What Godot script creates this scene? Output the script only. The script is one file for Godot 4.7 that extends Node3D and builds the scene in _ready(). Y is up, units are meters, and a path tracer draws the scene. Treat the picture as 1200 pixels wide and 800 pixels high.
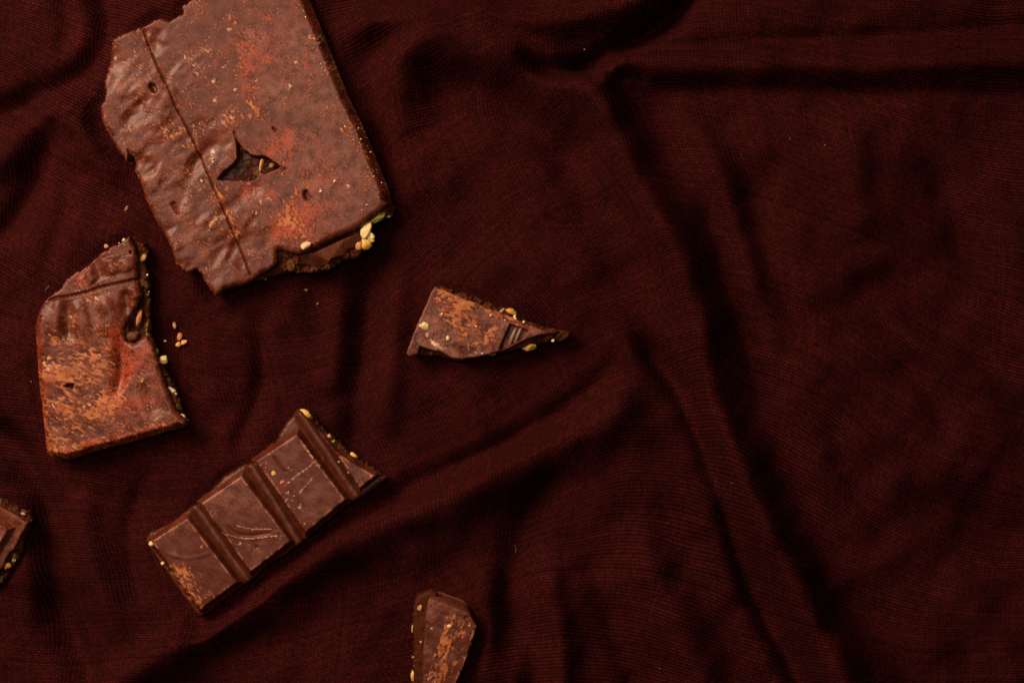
extends Node3D
# A top-down close-up of broken nut-filled chocolate on a rumpled dark red linen cloth.
# Lengths are worked out in units of a quarter millimetre (S), heights too.
const S := 0.00025
const EYE := 0.70

var noise_fine := FastNoiseLite.new()
var noise_mid := FastNoiseLite.new()
var noise_low := FastNoiseLite.new()
var noise_cell := FastNoiseLite.new()
var chocolate: StandardMaterial3D
var filling_look: StandardMaterial3D
var nut_look: StandardMaterial3D
var footprints: Array = []      # [outline, underside] of everything that presses on the cloth
var cloth_h := PackedFloat32Array()
const CX0 := -120.0
const CY0 := -120.0
const CSTEP := 2.5
const CNX := 577
const CNY := 417

func _ready() -> void:
	# ---- camera, light, exposure
	var cam := Camera3D.new()
	cam.name = "camera"
	cam.position = Vector3(0, EYE, 0)
	cam.rotation_degrees = Vector3(-90, 0, 0)
	cam.fov = rad_to_deg(2.0 * atan(400.0 * S / EYE))
	cam.near = 0.02
	cam.far = 20.0
	add_child(cam)
	cam.current = true
	var we := WorldEnvironment.new()
	we.name = "surroundings"
	var env := Environment.new()
	env.background_mode = Environment.BG_COLOR
	env.background_color = Color(0.30, 0.24, 0.22)
	env.background_energy_multiplier = 0.05
	env.tonemap_mode = Environment.TONE_MAPPER_LINEAR
	env.tonemap_exposure = 0.92
	env.sdfgi_enabled = true
	env.ssao_enabled = true
	env.ssil_enabled = true
	we.environment = env
	add_child(we)
	softbox("key_softbox", Vector3(-0.43, 0.45, -0.33), Vector3(-0.04, 0, 0), Vector2(0.36, 0.36), 1.12, Color(1.0, 0.86, 0.74))
	softbox("top_softbox", Vector3(-0.08, 0.95, -0.10), Vector3(-0.05, 0, 0), Vector2(0.26, 0.26), 0.32, Color(1.0, 0.87, 0.76))

	make_noises()
	make_looks()
	# ---- the cloth needs to know what lies on it, so the outlines are noted first
	note_footprints()
	build_cloth()
	build_slab()
	build_chunk()
	build_bar()
	build_shard()
	build_wedge()
	build_corner()
	build_crumbs()

func softbox(called: String, at: Vector3, target: Vector3, size: Vector2, energy: float, tint: Color) -> void:
	var l := AreaLight3D.new()
	l.name = called
	l.area_size = size
	l.light_energy = energy
	l.light_color = tint
	l.area_range = 4.0
	l.area_attenuation = 2.0
	l.shadow_enabled = true
	add_child(l)
	l.look_at_from_position(at, target, Vector3(0, 0, -1))

func make_noises() -> void:
	for a in [[noise_fine, 0.16, 3, 11], [noise_mid, 0.05, 3, 23], [noise_low, 0.016, 2, 37]]:
		var n: FastNoiseLite = a[0]
		n.noise_type = FastNoiseLite.TYPE_SIMPLEX_SMOOTH
		n.frequency = a[1]
		n.fractal_octaves = a[2]
		n.seed = a[3]
	noise_cell.noise_type = FastNoiseLite.TYPE_CELLULAR
	noise_cell.cellular_return_type = FastNoiseLite.RETURN_CELL_VALUE
	noise_cell.frequency = 0.11
	noise_cell.fractal_type = FastNoiseLite.FRACTAL_NONE
	noise_cell.seed = 5

func noise_tex(freq: float, sd: int, bump: float, normal: bool, lo: float = 0.0, hi: float = 1.0) -> NoiseTexture2D:
	var n := FastNoiseLite.new()
	n.noise_type = FastNoiseLite.TYPE_SIMPLEX_SMOOTH
	n.frequency = freq
	n.fractal_octaves = 4
	n.seed = sd
	var t := NoiseTexture2D.new()
	t.width = 512
	t.height = 512
	t.seamless = true
	t.noise = n
	if normal:
		t.as_normal_map = true
		t.bump_strength = bump
	else:
		var g := Gradient.new()
		g.set_color(0, Color(lo, lo, lo))
		g.set_color(1, Color(hi, hi, hi))
		t.color_ramp = g
	return t

func make_looks() -> void:
	chocolate = StandardMaterial3D.new()
	chocolate.vertex_color_use_as_albedo = true
	chocolate.roughness = 1.0
	chocolate.roughness_texture = noise_tex(0.02, 3, 1, false, 0.28, 0.50)
	chocolate.metallic_specular = 0.31
	chocolate.normal_enabled = true
	chocolate.normal_texture = noise_tex(0.05, 8, 3.0, true)
	chocolate.normal_scale = 0.09
	chocolate.uv1_triplanar = true
	chocolate.uv1_scale = Vector3.ONE * 26.0
	filling_look = chocolate.duplicate()
	filling_look.roughness_texture = null
	filling_look.roughness = 0.42
	filling_look.normal_scale = 0.4
	filling_look.metallic_specular = 0.14
	nut_look = StandardMaterial3D.new()
	nut_look.vertex_color_use_as_albedo = true
	nut_look.roughness = 0.6
	nut_look.subsurf_scatter_enabled = true
	nut_look.subsurf_scatter_strength = 0.15

# ------------------------------------------------------------ small tools
func named(o: Node3D, called: String, parent: Node) -> Node3D:
	o.name = called
	parent.add_child(o, true)
	return o

func thing(called: String, label: String, category: String, at: Vector3, group: String = "") -> Node3D:
	var o := Node3D.new()
	named(o, called, self)
	o.position = at
	o.set_meta("label", label)
	o.set_meta("category", category)
	if group != "":
		o.set_meta("group", group)
	return o

func part(called: String, mesh: Mesh, look: Material, parent: Node, at: Vector3 = Vector3.ZERO, label: String = "") -> MeshInstance3D:
	var m := MeshInstance3D.new()
	m.mesh = mesh
	m.material_override = look
	named(m, called, parent)
	m.position = at
	if label != "":
		m.set_meta("label", label)
	return m

func w(px: float, py: float, h: float) -> Vector3:
	var k := (EYE - h * S) / EYE
	return Vector3((px - 600.0) * S * k, h * S, (py - 400.0) * S * k)

func smooth(a: float, b: float, x: float) -> float:
	var t := clampf((x - a) / (b - a), 0.0, 1.0)
	return t * t * (3.0 - 2.0 * t)

func curve(p: Array, per: float = 6.0) -> PackedVector2Array:   # Catmull-Rom through flat x, y list
	var q := PackedVector2Array()
	var n := p.size() / 2
	for i in n - 1:
		var b := Vector2(p[2 * i], p[2 * i + 1])
		var c := Vector2(p[2 * i + 2], p[2 * i + 3])
		var a := b if i == 0 else Vector2(p[2 * i - 2], p[2 * i - 1])
		var d := c if i == n - 2 else Vector2(p[2 * i + 4], p[2 * i + 5])
		var k := maxi(1, int(b.distance_to(c) / per))
		for j in k:
			q.append(b.cubic_interpolate(c, a, d, float(j) / k))
	q.append(Vector2(p[2 * n - 2], p[2 * n - 1]))
	return q

# outline: flat list x, y, roughness of the edge that follows
func jagged(o: Array, sd: int) -> PackedVector3Array:
	var rng := RandomNumberGenerator.new()
	rng.seed = sd
	var q := PackedVector3Array()
	var n := o.size() / 3
	for i in n:
		var a := Vector2(o[3 * i], o[3 * i + 1])
		var j := (i + 1) % n
		var b := Vector2(o[3 * j], o[3 * j + 1])
		var r: float = o[3 * i + 2]
		var k := maxi(1, int(a.distance_to(b) / 3.0))
		var nr := (b - a).normalized().orthogonal()
		for s in k:
			var t := float(s) / k
			var p := a.lerp(b, t)
			p += nr * r * (noise_fine.get_noise_2d(p.x * 1.3 + sd * 31.0, p.y * 1.3) * 2.2 + rng.randf_range(-0.4, 0.4)) * (0.35 if s == 0 else 1.0)
			q.append(Vector3(p.x, p.y, r))
	return q

# signed distance to a closed outline on a grid, positive inside, limited to +-reach
func distances(o: PackedVector3Array, x0: float, y0: float, nx: int, ny: int, st: float, reach: float) -> Array:
	var d := PackedFloat32Array()
	d.resize(nx * ny)
	d.fill(reach)
	var rough := PackedFloat32Array()
	rough.resize(nx * ny)
	var n := o.size()
	for i in n:
		var a := o[i]
		var b := o[(i + 1) % n]
		var ax := a.x
		var ay := a.y
		var ex := b.x - ax
		var ey := b.y - ay
		var l2 := maxf(ex * ex + ey * ey, 1e-9)
		var c0 := maxi(0, int((minf(ax, b.x) - reach - x0) / st))
		var c1 := mini(nx - 1, int((maxf(ax, b.x) + reach - x0) / st) + 1)
		var r0 := maxi(0, int((minf(ay, b.y) - reach - y0) / st))
		var r1 := mini(ny - 1, int((maxf(ay, b.y) + reach - y0) / st) + 1)
		for r in range(r0, r1 + 1):
			var qy := y0 + r * st - ay
			for c in range(c0, c1 + 1):
				var qx := x0 + c * st - ax
				var t := clampf((qx * ex + qy * ey) / l2, 0.0, 1.0)
				var fx := qx - t * ex
				var fy := qy - t * ey
				var m := sqrt(fx * fx + fy * fy)
				var at := r * nx + c
				if m < d[at]:
					d[at] = m
					rough[at] = a.z
	for r in ny:
		var y := y0 + r * st + 1e-4
		var xs: Array[float] = []
		for i in n:
			var a := o[i]
			var b := o[(i + 1) % n]
			if (a.y > y) != (b.y > y):
				xs.append(a.x + (y - a.y) / (b.y - a.y) * (b.x - a.x))
		xs.sort()
		var at := r * nx
		var k := 0
		for c in nx:
			var x := x0 + c * st
			while k < xs.size() and xs[k] <= x:
				k += 1
			if k % 2 == 0:
				d[at + c] = -d[at + c]
	return [d, rough]

# adds amount * falloff(distance to the stroke) to a grid; a stroke is a curve with a soft round profile
func stroke(g: PackedFloat32Array, x0: float, y0: float, nx: int, ny: int, st: float, q: PackedVector2Array, amount: float, wl: float, wr: float, taper: float, hard: float = 2.0) -> void:
	var reach := 2.3 * maxf(wl, wr)
	var lo := q[0]
	var hi := q[0]
	for p in q:
		lo = lo.min(p)
		hi = hi.max(p)
	var c0 := maxi(0, int((lo.x - reach - x0) / st))
	var c1 := mini(nx - 1, int((hi.x + reach - x0) / st) + 1)
	var r0 := maxi(0, int((lo.y - reach - y0) / st))
	var r1 := mini(ny - 1, int((hi.y + reach - y0) / st) + 1)
	if c1 < c0 or r1 < r0:
		return
	var bw := c1 - c0 + 1
	var best := PackedFloat32Array()
	best.resize(bw * (r1 - r0 + 1))
	best.fill(1e9)
	var side := PackedFloat32Array()
	side.resize(best.size())
	var along := PackedFloat32Array()
	along.resize(best.size())
	var n := q.size()
	for i in n - 1:
		var a := q[i]
		var b := q[i + 1]
		var ex := b.x - a.x
		var ey := b.y - a.y
		var l2 := maxf(ex * ex + ey * ey, 1e-9)
		var cc0 := maxi(c0, int((minf(a.x, b.x) - reach - x0) / st))
		var cc1 := mini(c1, int((maxf(a.x, b.x) + reach - x0) / st) + 1)
		var rr0 := maxi(r0, int((minf(a.y, b.y) - reach - y0) / st))
		var rr1 := mini(r1, int((maxf(a.y, b.y) + reach - y0) / st) + 1)
		for r in range(rr0, rr1 + 1):
			var qy := y0 + r * st - a.y
			var at := (r - r0) * bw - c0
			for c in range(cc0, cc1 + 1):
				var qx := x0 + c * st - a.x
				var t := clampf((qx * ex + qy * ey) / l2, 0.0, 1.0)
				var fx := qx - t * ex
				var fy := qy - t * ey
				var m := fx * fx + fy * fy
				if m < best[at + c]:
					best[at + c] = m
					side[at + c] = ex * qy - ey * qx
					along[at + c] = (i + t) / (n - 1)
	for r in range(r0, r1 + 1):
		for c in range(c0, c1 + 1):
			var at := (r - r0) * bw + c - c0
			if best[at] > reach * reach:
				continue
			var ww := wr if side[at] > 0.0 else wl
			var m := sqrt(best[at]) / ww
			var f := exp(-pow(m, hard))
			if taper > 0.0:
				f *= smooth(0.0, taper, along[at]) * smooth(0.0, taper, 1.0 - along[at])
			g[r * nx + c] += amount * f

# ------------------------------------------------------------ a broken plate of chocolate
# opt: outline, top, bottom, edge (round-over), step, seed, feats [[channel, amount, width, hard, taper, points]], bumpy, tone, wall
# channels: 0 height, 1 cocoa dust, 2 red bloom, 3 grey bloom and painted sheen, 4 dark, 5 pale grains
func plate(o: Dictionary, cx: float, cy: float, kk: float) -> ArrayMesh:
	var st: float = o.get("step", 1.0)
	var top: float = o.top
	var bottom: float = o.get("bottom", 0.0)
	var er: float = o.get("edge", 2.0)
	var er_rough: float = o.get("edge_broken", 1.0)
	var bumpy: float = o.get("bumpy", 0.5)
	var dark: Color = o.get("dark", Color(0.050, 0.0104, 0.0052))
	var milk: Color = o.get("milk", Color(0.088, 0.0205, 0.0108))
	var wear_highlight: float = o.get("wear_highlight", 0.0)
	var bevel: float = o.get("bevel", 0.0)
	var bevel_drop: float = o.get("bevel_drop", 0.0)
	var tilt: Vector2 = o.get("tilt", Vector2.ZERO)
	var grit: float = o.get("grit", 0.0)
	var freckle: float = o.get("freckle", 0.0)
	var ripple: float = o.get("ripple", 0.0)
	var ripple_from: float = o.get("ripple_from", 0.0)
	var cuts: Array = o.get("cuts", [])
	var dust_dir := Vector2.from_angle(o.get("dust_angle", 0.4))
	var line := jagged(o.outline, o.seed)
	var lo := Vector2(1e9, 1e9)
	var hi := -lo
	for p in line:
		lo = lo.min(Vector2(p.x, p.y))
		hi = hi.max(Vector2(p.x, p.y))
	lo -= Vector2.ONE * (2.0 * st + 0.13)
	hi += Vector2.ONE * 2.0 * st
	var nx := int((hi.x - lo.x) / st) + 2
	var ny := int((hi.y - lo.y) / st) + 2
	var both := distances(line, lo.x, lo.y, nx, ny, st, 18.0)
	var sd: PackedFloat32Array = both[0]
	var rough: PackedFloat32Array = both[1]
	var ch: Array = []
	for c in 6:
		var g := PackedFloat32Array()
		g.resize(nx * ny)
		for f in o.get("feats", []):
			if f[0] == c:
				var pts: Array = f[5]
				var q: PackedVector2Array = curve(pts, 3.0) if pts.size() > 2 else PackedVector2Array([Vector2(pts[0], pts[1]), Vector2(pts[0] + 0.5, pts[1])])
				stroke(g, lo.x, lo.y, nx, ny, st, q, f[1], f[2], f[2] if f.size() < 7 else f[6], f[4], f[3])
		ch.append(g)
	var c0: PackedFloat32Array = ch[0]
	var c1: PackedFloat32Array = ch[1]
	var c2: PackedFloat32Array = ch[2]
	var c3: PackedFloat32Array = ch[3]
	var c4: PackedFloat32Array = ch[4]
	var c5: PackedFloat32Array = ch[5]
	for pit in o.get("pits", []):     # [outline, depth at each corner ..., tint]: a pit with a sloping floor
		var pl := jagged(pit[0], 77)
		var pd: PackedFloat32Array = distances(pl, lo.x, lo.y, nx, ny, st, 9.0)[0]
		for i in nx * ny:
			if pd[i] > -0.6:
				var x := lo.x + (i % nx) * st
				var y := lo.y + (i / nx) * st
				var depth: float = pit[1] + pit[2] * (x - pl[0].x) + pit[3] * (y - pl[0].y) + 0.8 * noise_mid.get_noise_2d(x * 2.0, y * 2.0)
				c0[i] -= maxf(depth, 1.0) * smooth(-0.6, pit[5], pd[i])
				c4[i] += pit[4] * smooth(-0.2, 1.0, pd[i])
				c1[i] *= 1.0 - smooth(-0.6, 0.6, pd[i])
	# --- heights and colours on the grid
	var hh := PackedFloat32Array()
	hh.resize(nx * ny)
	var cols := PackedColorArray()
	cols.resize(nx * ny)
	var so: float = o.seed * 17.0
	var orange := Color(0.35, 0.118, 0.038)
	var red := Color(0.22, 0.036, 0.015)
	var grey := Color(0.155, 0.058, 0.038)
	var pale := Color(0.40, 0.22, 0.14)
	for r in ny:
		for c in nx:
			var i := r * nx + c
			var d := sd[i]
			if d < -2.0 * st:
				continue
			var x := lo.x + c * st
			var y := lo.y + r * st
			var nf := noise_fine.get_noise_2d(x * 1.6 + so, y * 1.6)
			var nm := noise_mid.get_noise_2d(x + so, y)
			var nl := noise_low.get_noise_2d(x + so, y - so)
			var e: float = lerpf(er, er_rough, clampf(rough[i], 0.0, 1.0))
			var h: float = top + tilt.x * (x - cx) + tilt.y * (y - cy) + c0[i] + bumpy * (1.4 * nm + 0.25 * nf + 1.5 * nl)
			if ripple > 0.0:
				var along := x * 0.40 + y * 0.917
				var over := x * 0.917 - y * 0.40
				var m := 1.0 - smooth(ripple_from, ripple_from + 90.0, over)
				if m > 0.0:
					var rn := noise_mid.get_noise_2d(along * 0.34 + 0.10 * over, over * 0.20 + 200.0) * (0.75 + 1.2 * nl)
					h += ripple * m * (rn * 2.7 - 0.9 * absf(rn) + 0.14 * noise_mid.get_noise_2d(along * 1.3, over * 0.5 + 90.0))
			for cut in cuts:      # flat facets: beyond a line the face falls away
				var s: float = (x - cut[0]) * cut[2] + (y - cut[1]) * cut[3]
				if s > 0.0:
					h -= s * cut[4]
			var q := clampf(d, 0.0, e)
			if rough[i] < 0.15 and e > 4.0:      # moulded side: a steep face with a soft shoulder
				h -= 1.7 * e * (1.0 - smooth(-0.35 * e, e * (1.0 + 0.12 * nm), d))
			else:
				h -= e - sqrt(maxf(0.0, e * e - (e - q) * (e - q)))
			if bevel > 0.0:
				h -= bevel_drop * (1.0 - smooth(0.0, bevel, d))
			if grit > 0.0:
				h += grit * (noise_cell.get_noise_2d(x * 1.1 + so, y * 1.1) + 0.8 * nf + nm)
			var k := clampf(0.5 + 0.9 * nm + 0.35 * nl + 0.25 * nf, 0.0, 1.0)
			var col := dark.lerp(milk, k)
			if c3[i] > 0.0:
				col = col.lerp(grey, clampf(c3[i] * (0.45 + 0.9 * nm + 0.8 * nf), 0.0, 0.75))
			if c2[i] > 0.0:
				col = col.lerp(red, clampf(1.3 * c2[i] * (0.5 + 1.6 * nf + 0.8 * nm), 0.0, 0.92))
			if c1[i] > 0.0:
				var da := x * dust_dir.x + y * dust_dir.y
				var db := y * dust_dir.x - x * dust_dir.y
				var m := smooth(0.02, 0.16, 0.75 * noise_fine.get_noise_2d(da * 0.58 + so, db * 1.3) + 0.4 * noise_mid.get_noise_2d(da * 1.0 - so, db * 2.0) - 0.45 + 0.46 * c1[i] + 0.25 * noise_fine.get_noise_2d(x * 4.0, y * 4.0 + so))
				col = col.lerp(orange.lerp(Color(0.19, 0.047, 0.016), clampf(0.45 + 1.6 * nm, 0.0, 0.85)).lerp(Color(0.42, 0.19, 0.08), clampf(1.2 * nf - 0.15, 0.0, 0.8)), m * 0.8)
				h += 0.5 * m
			if c5[i] > 0.0:
				var m := smooth(0.0, 0.12, noise_fine.get_noise_2d(x * 1.3 - so, y * 1.3 + 40.0) - 0.56 + 0.5 * c5[i])
				m = maxf(m, smooth(0.75, 1.15, c5[i]) * clampf(0.75 + 1.2 * nf, 0.25, 1.0))
				col = col.lerp(pale, m)
				h += 0.1 * m
			if freckle > 0.0:
				var fr := smooth(0.47, 0.62, noise_fine.get_noise_2d(x * 1.9 + 70.0, y * 1.9 - so) + 0.35 * noise_low.get_noise_2d(x * 2.0, y * 2.0 + so) * freckle)
				col = col.lerp(Color(0.29, 0.110, 0.05), 0.75 * fr * freckle)
				h += 0.5 * fr
				var sh := smooth(0.25, 0.55, noise_mid.get_noise_2d(x * 1.3 + 11.0 + so, y * 2.2) + 0.4 * nf)
				col = col.lerp(Color(0.150, 0.046, 0.024), 0.35 * sh * freckle)
			if wear_highlight > 0.0:  # pale rim band: chipped edges plus specular highlights painted into the colour
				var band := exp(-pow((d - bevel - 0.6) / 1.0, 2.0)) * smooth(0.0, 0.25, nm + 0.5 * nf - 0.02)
				col = col.lerp(Color(0.26, 0.11, 0.06), band * wear_highlight)
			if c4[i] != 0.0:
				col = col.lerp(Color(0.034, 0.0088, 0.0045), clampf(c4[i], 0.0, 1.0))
			if grit > 0.0 and o.has("grain"):
				var cv := noise_cell.get_noise_2d(x * 1.1 + so, y * 1.1)
				if cv > 0.62:
					col = col.lerp(Color(0.50, 0.34, 0.13), 0.85 * o.grain)
				elif cv > 0.46:
					col = col.lerp(Color(0.19, 0.085, 0.028), 0.8 * o.grain)
				elif cv < -0.84:
					col = col.lerp(Color(0.10, 0.08, 0.02), 0.8 * o.grain)
			hh[i] = maxf(h, bottom + 0.4)
			cols[i] = col
	# --- skin the inside of the outline, cut clean along it, and drop a broken wall from the rim
	var vs := PackedVector3Array()
	var vc := PackedColorArray()
	var ix := PackedInt32Array()
	var corner := PackedInt32Array()
	corner.resize(nx * ny)
	corner.fill(-1)
	var cut_h := PackedInt32Array()
	cut_h.resize(nx * ny)
	cut_h.fill(-1)
	var cut_v := cut_h.duplicate()
	var rim: Array = []
	var wall_col: Color = o.get("wall_color", Color(0.045, 0.0115, 0.0058))
	var rows: int = o.get("wall_rows", 5)
	var wall_rough: float = o.get("wall", 0.8)
	var draft: float = o.get("draft", 0.0)
	var columns := {}
	var cu := S * kk
	for r in ny - 1:
		for c in nx - 1:
			var ids := [r * nx + c, r * nx + c + 1, (r + 1) * nx + c + 1, (r + 1) * nx + c]
			if sd[ids[0]] <= 0 and sd[ids[1]] <= 0 and sd[ids[2]] <= 0 and sd[ids[3]] <= 0:
				continue
			var poly: Array[int] = []
			var outs: Array[int] = []
			for e in 4:
				var a: int = ids[e]
				var b: int = ids[(e + 1) % 4]
				if sd[a] > 0:
					if corner[a] < 0:
						corner[a] = vs.size()
						vs.append(Vector3((lo.x + (a % nx) * st - cx) * cu, hh[a] * S, (lo.y + (a / nx) * st - cy) * cu))
						vc.append(cols[a])
					poly.append(corner[a])
				if (sd[a] > 0) != (sd[b] > 0):
					var m := mini(a, b)
					var horizontal := e % 2 == 0
					var known: int = cut_h[m] if horizontal else cut_v[m]
					if known < 0:
						var t := sd[a] / (sd[a] - sd[b])
						known = vs.size()
						var pa := Vector3(lo.x + (a % nx) * st, hh[a], lo.y + (a / nx) * st)
						var pb := Vector3(lo.x + (b % nx) * st, hh[b], lo.y + (b / nx) * st)
						var p := pa.lerp(pb, clampf(t, 0.0, 1.0))
						vs.append(Vector3((p.x - cx) * cu, p.y * S, (p.z - cy) * cu))
						vc.append(cols[a] if sd[a] > 0 else cols[b])
						if horizontal:
							cut_h[m] = known
						else:
							cut_v[m] = known
					poly.append(known)
					outs.append(known)
			for t in range(1, poly.size() - 1):
				ix.append_array([poly[0], poly[t], poly[t + 1]])
			if outs.size() == 2:
				if sd[ids[0]] > 0:
					rim.append([outs[0], outs[1]])
				else:
					rim.append([outs[1], outs[0]])
				# inside lies between the exit and the entry, so order by the walk
				var first_in := sd[ids[0]] > 0
				rim[-1] = [outs[0], outs[1]] if first_in else [outs[1], outs[0]]
	var outward := {}
	for s in rim:
		var a: Vector3 = vs[s[0]]
		var b: Vector3 = vs[s[1]]
		var nrm := Vector3(b.z - a.z, 0, a.x - b.x)
		for v in s:
			outward[v] = outward.get(v, Vector3.ZERO) + nrm
	for v in outward:
		var p: Vector3 = vs[v]
		var px := p.x / cu + cx
		var py := p.z / cu + cy
		var nrm: Vector3 = outward[v].normalized()
		var g := Vector2.ZERO
		var gi := clampi(int((px - lo.x) / st), 1, nx - 3)
		var gj := clampi(int((py - lo.y) / st), 1, ny - 3)
		g.x = sd[gj * nx + gi + 2] - sd[gj * nx + gi - 1]
		g.y = sd[(gj + 2) * nx + gi] - sd[(gj - 1) * nx + gi]
		if g.length() > 1e-4:
			g = -g.normalized()
			nrm = Vector3(g.x, 0, g.y)
		var col: Array[int] = []
		var rg: float = rough[gj * nx + gi]
		for k in rows + 1:
			var t := float(k) / rows
			var y := lerpf(p.y / S, bottom, t)
			var off := draft * t + wall_rough * minf(rg, 1.5) * (noise_fine.get_noise_3d(px * 1.2, y * 1.4 + so, py * 1.2) * 3.0) * minf(t * 4.0, 1.0)
			if t == 1.0:
				off -= 0.6
			col.append(vs.size())
			vs.append(Vector3(p.x + nrm.x * off * cu, y * S, p.z + nrm.z * off * cu))
			var wn := noise_fine.get_noise_3d(px * 2.0, y * 2.0, py * 2.0 + so)
			var wc := wall_col.lerp(Color(0.03, 0.008, 0.004), clampf(0.4 + wn, 0.0, 1.0))
			if k == 0:
				wc = vc[v]
			elif rg > 0.5 and wn > 0.52 and o.get("grain", 0.0) > 0.0:
				wc = Color(0.34, 0.2, 0.07)
			vc.append(wc)
		columns[v] = col
	for s in rim:
		var a: Array[int] = columns[s[0]]
		var b: Array[int] = columns[s[1]]
		for k in rows:
			ix.append_array([a[k], a[k + 1], b[k], b[k], a[k + 1], b[k + 1]])
	# underside
	var flat := PackedVector2Array()
	for p in line:
		flat.append(Vector2(p.x, p.y))
	var tri := Geometry2D.triangulate_polygon(flat)
	var base := vs.size()
	for p in flat:
		vs.append(Vector3((p.x - cx) * cu, bottom * S, (p.y - cy) * cu))
		vc.append(wall_col)
	for k in range(0, tri.size(), 3):
		ix.append_array([base + tri[k], base + tri[k + 2], base + tri[k + 1]])
	return mesh_of(vs, vc, ix)

func mesh_of(vs: PackedVector3Array, vc: PackedColorArray, ix: PackedInt32Array, uv: PackedVector2Array = PackedVector2Array()) -> ArrayMesh:
	var ns := PackedVector3Array()
	ns.resize(vs.size())
	for k in range(0, ix.size(), 3):
		var a := ix[k]
		var b := ix[k + 1]
		var c := ix[k + 2]
		var n := (vs[c] - vs[a]).cross(vs[b] - vs[a])
		ns[a] += n
		ns[b] += n
		ns[c] += n
	for i in ns.size():
		var n := ns[i] * 1e6
		ns[i] = n.normalized() if n.length_squared() > 0.0 else Vector3.UP
	var arr := []
	arr.resize(Mesh.ARRAY_MAX)
	arr[Mesh.ARRAY_VERTEX] = vs
	arr[Mesh.ARRAY_NORMAL] = ns
	if vc.size() > 0:
		arr[Mesh.ARRAY_COLOR] = vc
	if uv.size() > 0:
		arr[Mesh.ARRAY_TEX_UV] = uv
	arr[Mesh.ARRAY_INDEX] = ix
	var m := ArrayMesh.new()
	m.add_surface_from_arrays(Mesh.PRIMITIVE_TRIANGLES, arr)
	return m

# a splintered crumb: a ball cut by random planes; size in grid units along its three axes
func nugget(size: Vector3, tint: Color, skin: Color, sd: int, planes: int = 13) -> ArrayMesh:
	var rng := RandomNumberGenerator.new()
	rng.seed = sd
	var cuts: Array = []
	for k in planes:
		var n := Vector3(rng.randfn(), rng.randfn(), rng.randfn()).normalized()
		cuts.append([n, rng.randf_range(0.60, 0.95)])
	var vs := PackedVector3Array()
	var vc := PackedColorArray()
	var ix := PackedInt32Array()
	var a := 14
	var b := 22
	for i in a + 1:
		for j in b:
			var th := PI * i / a
			var ph := TAU * j / b
			var n := Vector3(sin(th) * cos(ph), cos(th), sin(th) * sin(ph))
			var r := 1.0
			for q in cuts:
				var dn: float = n.dot(q[0])
				if dn > 0.01:
					r = minf(r, q[1] / dn)
			r += 0.20 * noise_fine.get_noise_3d(n.x * 7.0 + sd, n.y * 7.0, n.z * 7.0)
			vs.append(n * r * size * 0.5 * S)
			var t := clampf(0.4 + 1.5 * noise_fine.get_noise_3d(n.x * 6.0, n.y * 6.0 + sd, n.z * 6.0), 0.0, 1.0)
			vc.append(tint.lerp(skin, t * 0.55))
	for i in a:
		for j in b:
			var p := i * b + j
			var q := i * b + (j + 1) % b
			ix.append_array([p, p + b, q, q, p + b, q + b])
	return mesh_of(vs, vc, ix)

const CREAM := Color(0.60, 0.43, 0.20)
const YELLOW := Color(0.52, 0.30, 0.055)
const OCHRE := Color(0.42, 0.18, 0.02)
const LEAF := Color(0.13, 0.15, 0.015)
const PINK := Color(0.36, 0.17, 0.12)
const WHITE := Color(0.62, 0.48, 0.31)
const BROWN := Color(0.12, 0.04, 0.02)

func nut(parent: Node3D, called: String, px: float, py: float, h: float, size: Vector3, turn: float, tint: Color, sd: int, label: String = "") -> void:
	var m := part(called, nugget(size, tint, tint.lerp(OCHRE, 0.6), sd), nut_look, parent, w(px, py, h) - parent.position, label)
	m.rotation = Vector3(0.15 * sin(sd), -turn, 0.12 * cos(sd * 2.0))

# many tiny splinters of nut too small to pick apart: one mesh
func grains(parent: Node3D, spots: Array, sd: int) -> void:
	var rng := RandomNumberGenerator.new()
	rng.seed = sd
	var st := SurfaceTool.new()
	st.begin(Mesh.PRIMITIVE_TRIANGLES)
	var tints := [CREAM, OCHRE, PINK, WHITE, YELLOW]
	for s in spots:
		var tint: Color = tints[rng.randi() % 5] if s.size() < 5 else s[4]
		var sz: float = s[3] * rng.randf_range(0.7, 1.3)
		var g := nugget(Vector3(sz * rng.randf_range(0.8, 1.6), sz * 0.7, sz), tint, tint.lerp(OCHRE, 0.4), rng.randi() % 1000, 7)
		st.append_from(g, 0, Transform3D(Basis(Vector3.UP, rng.randf() * TAU), w(s[0], s[1], s[2]) - parent.position))
	var m := part("nut_grains", st.commit(), nut_look, parent)
	m.set_meta("kind", "stuff")

# ------------------------------------------------------------ outlines (x, y, roughness of the edge that follows)
const SLAB_TOP := [232,-60,1, 240,-30,1, 224,0,1.2, 213,8,1.2, 214,16,1, 198,25,1, 186,22,1, 172,29,1, 167,31,0.8, 152,36,0.8, 131,45,0.6, 129,58,0.6, 126,77,0.9, 121.5,95,0.9, 123,112,0.9, 117,126,0.8, 120,144,0.8, 127,158,0.8, 136,173,0.8, 147,189,0.6, 151,190,0.3, 153,184,0.3, 156,198,0.6, 163,212,0.6, 172,239,0.6, 181,257,0.6, 192,275,0.6, 201,293,0.9, 206,310,1, 219,319,1, 231,315,0.9, 242,333,0.7, 252,348,0.7, 263,338,0.6, 283,335,0.6, 296,329,0.5, 312,318,0.7, 324,310,0.5, 325,293,0.4, 338,295,0.4, 350,298,0.5, 366,293,0.35, 393,279,0.35, 415,270,0.35, 433,259,0.35, 447,247,0.3, 457,238,0.0, 455,222,0.1, 443,193,0.1, 423,144,0.1, 407,112,0.1, 394,79,0.1, 376,34,0.1, 362,0,0.1, 338,-60,0.0]
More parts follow.
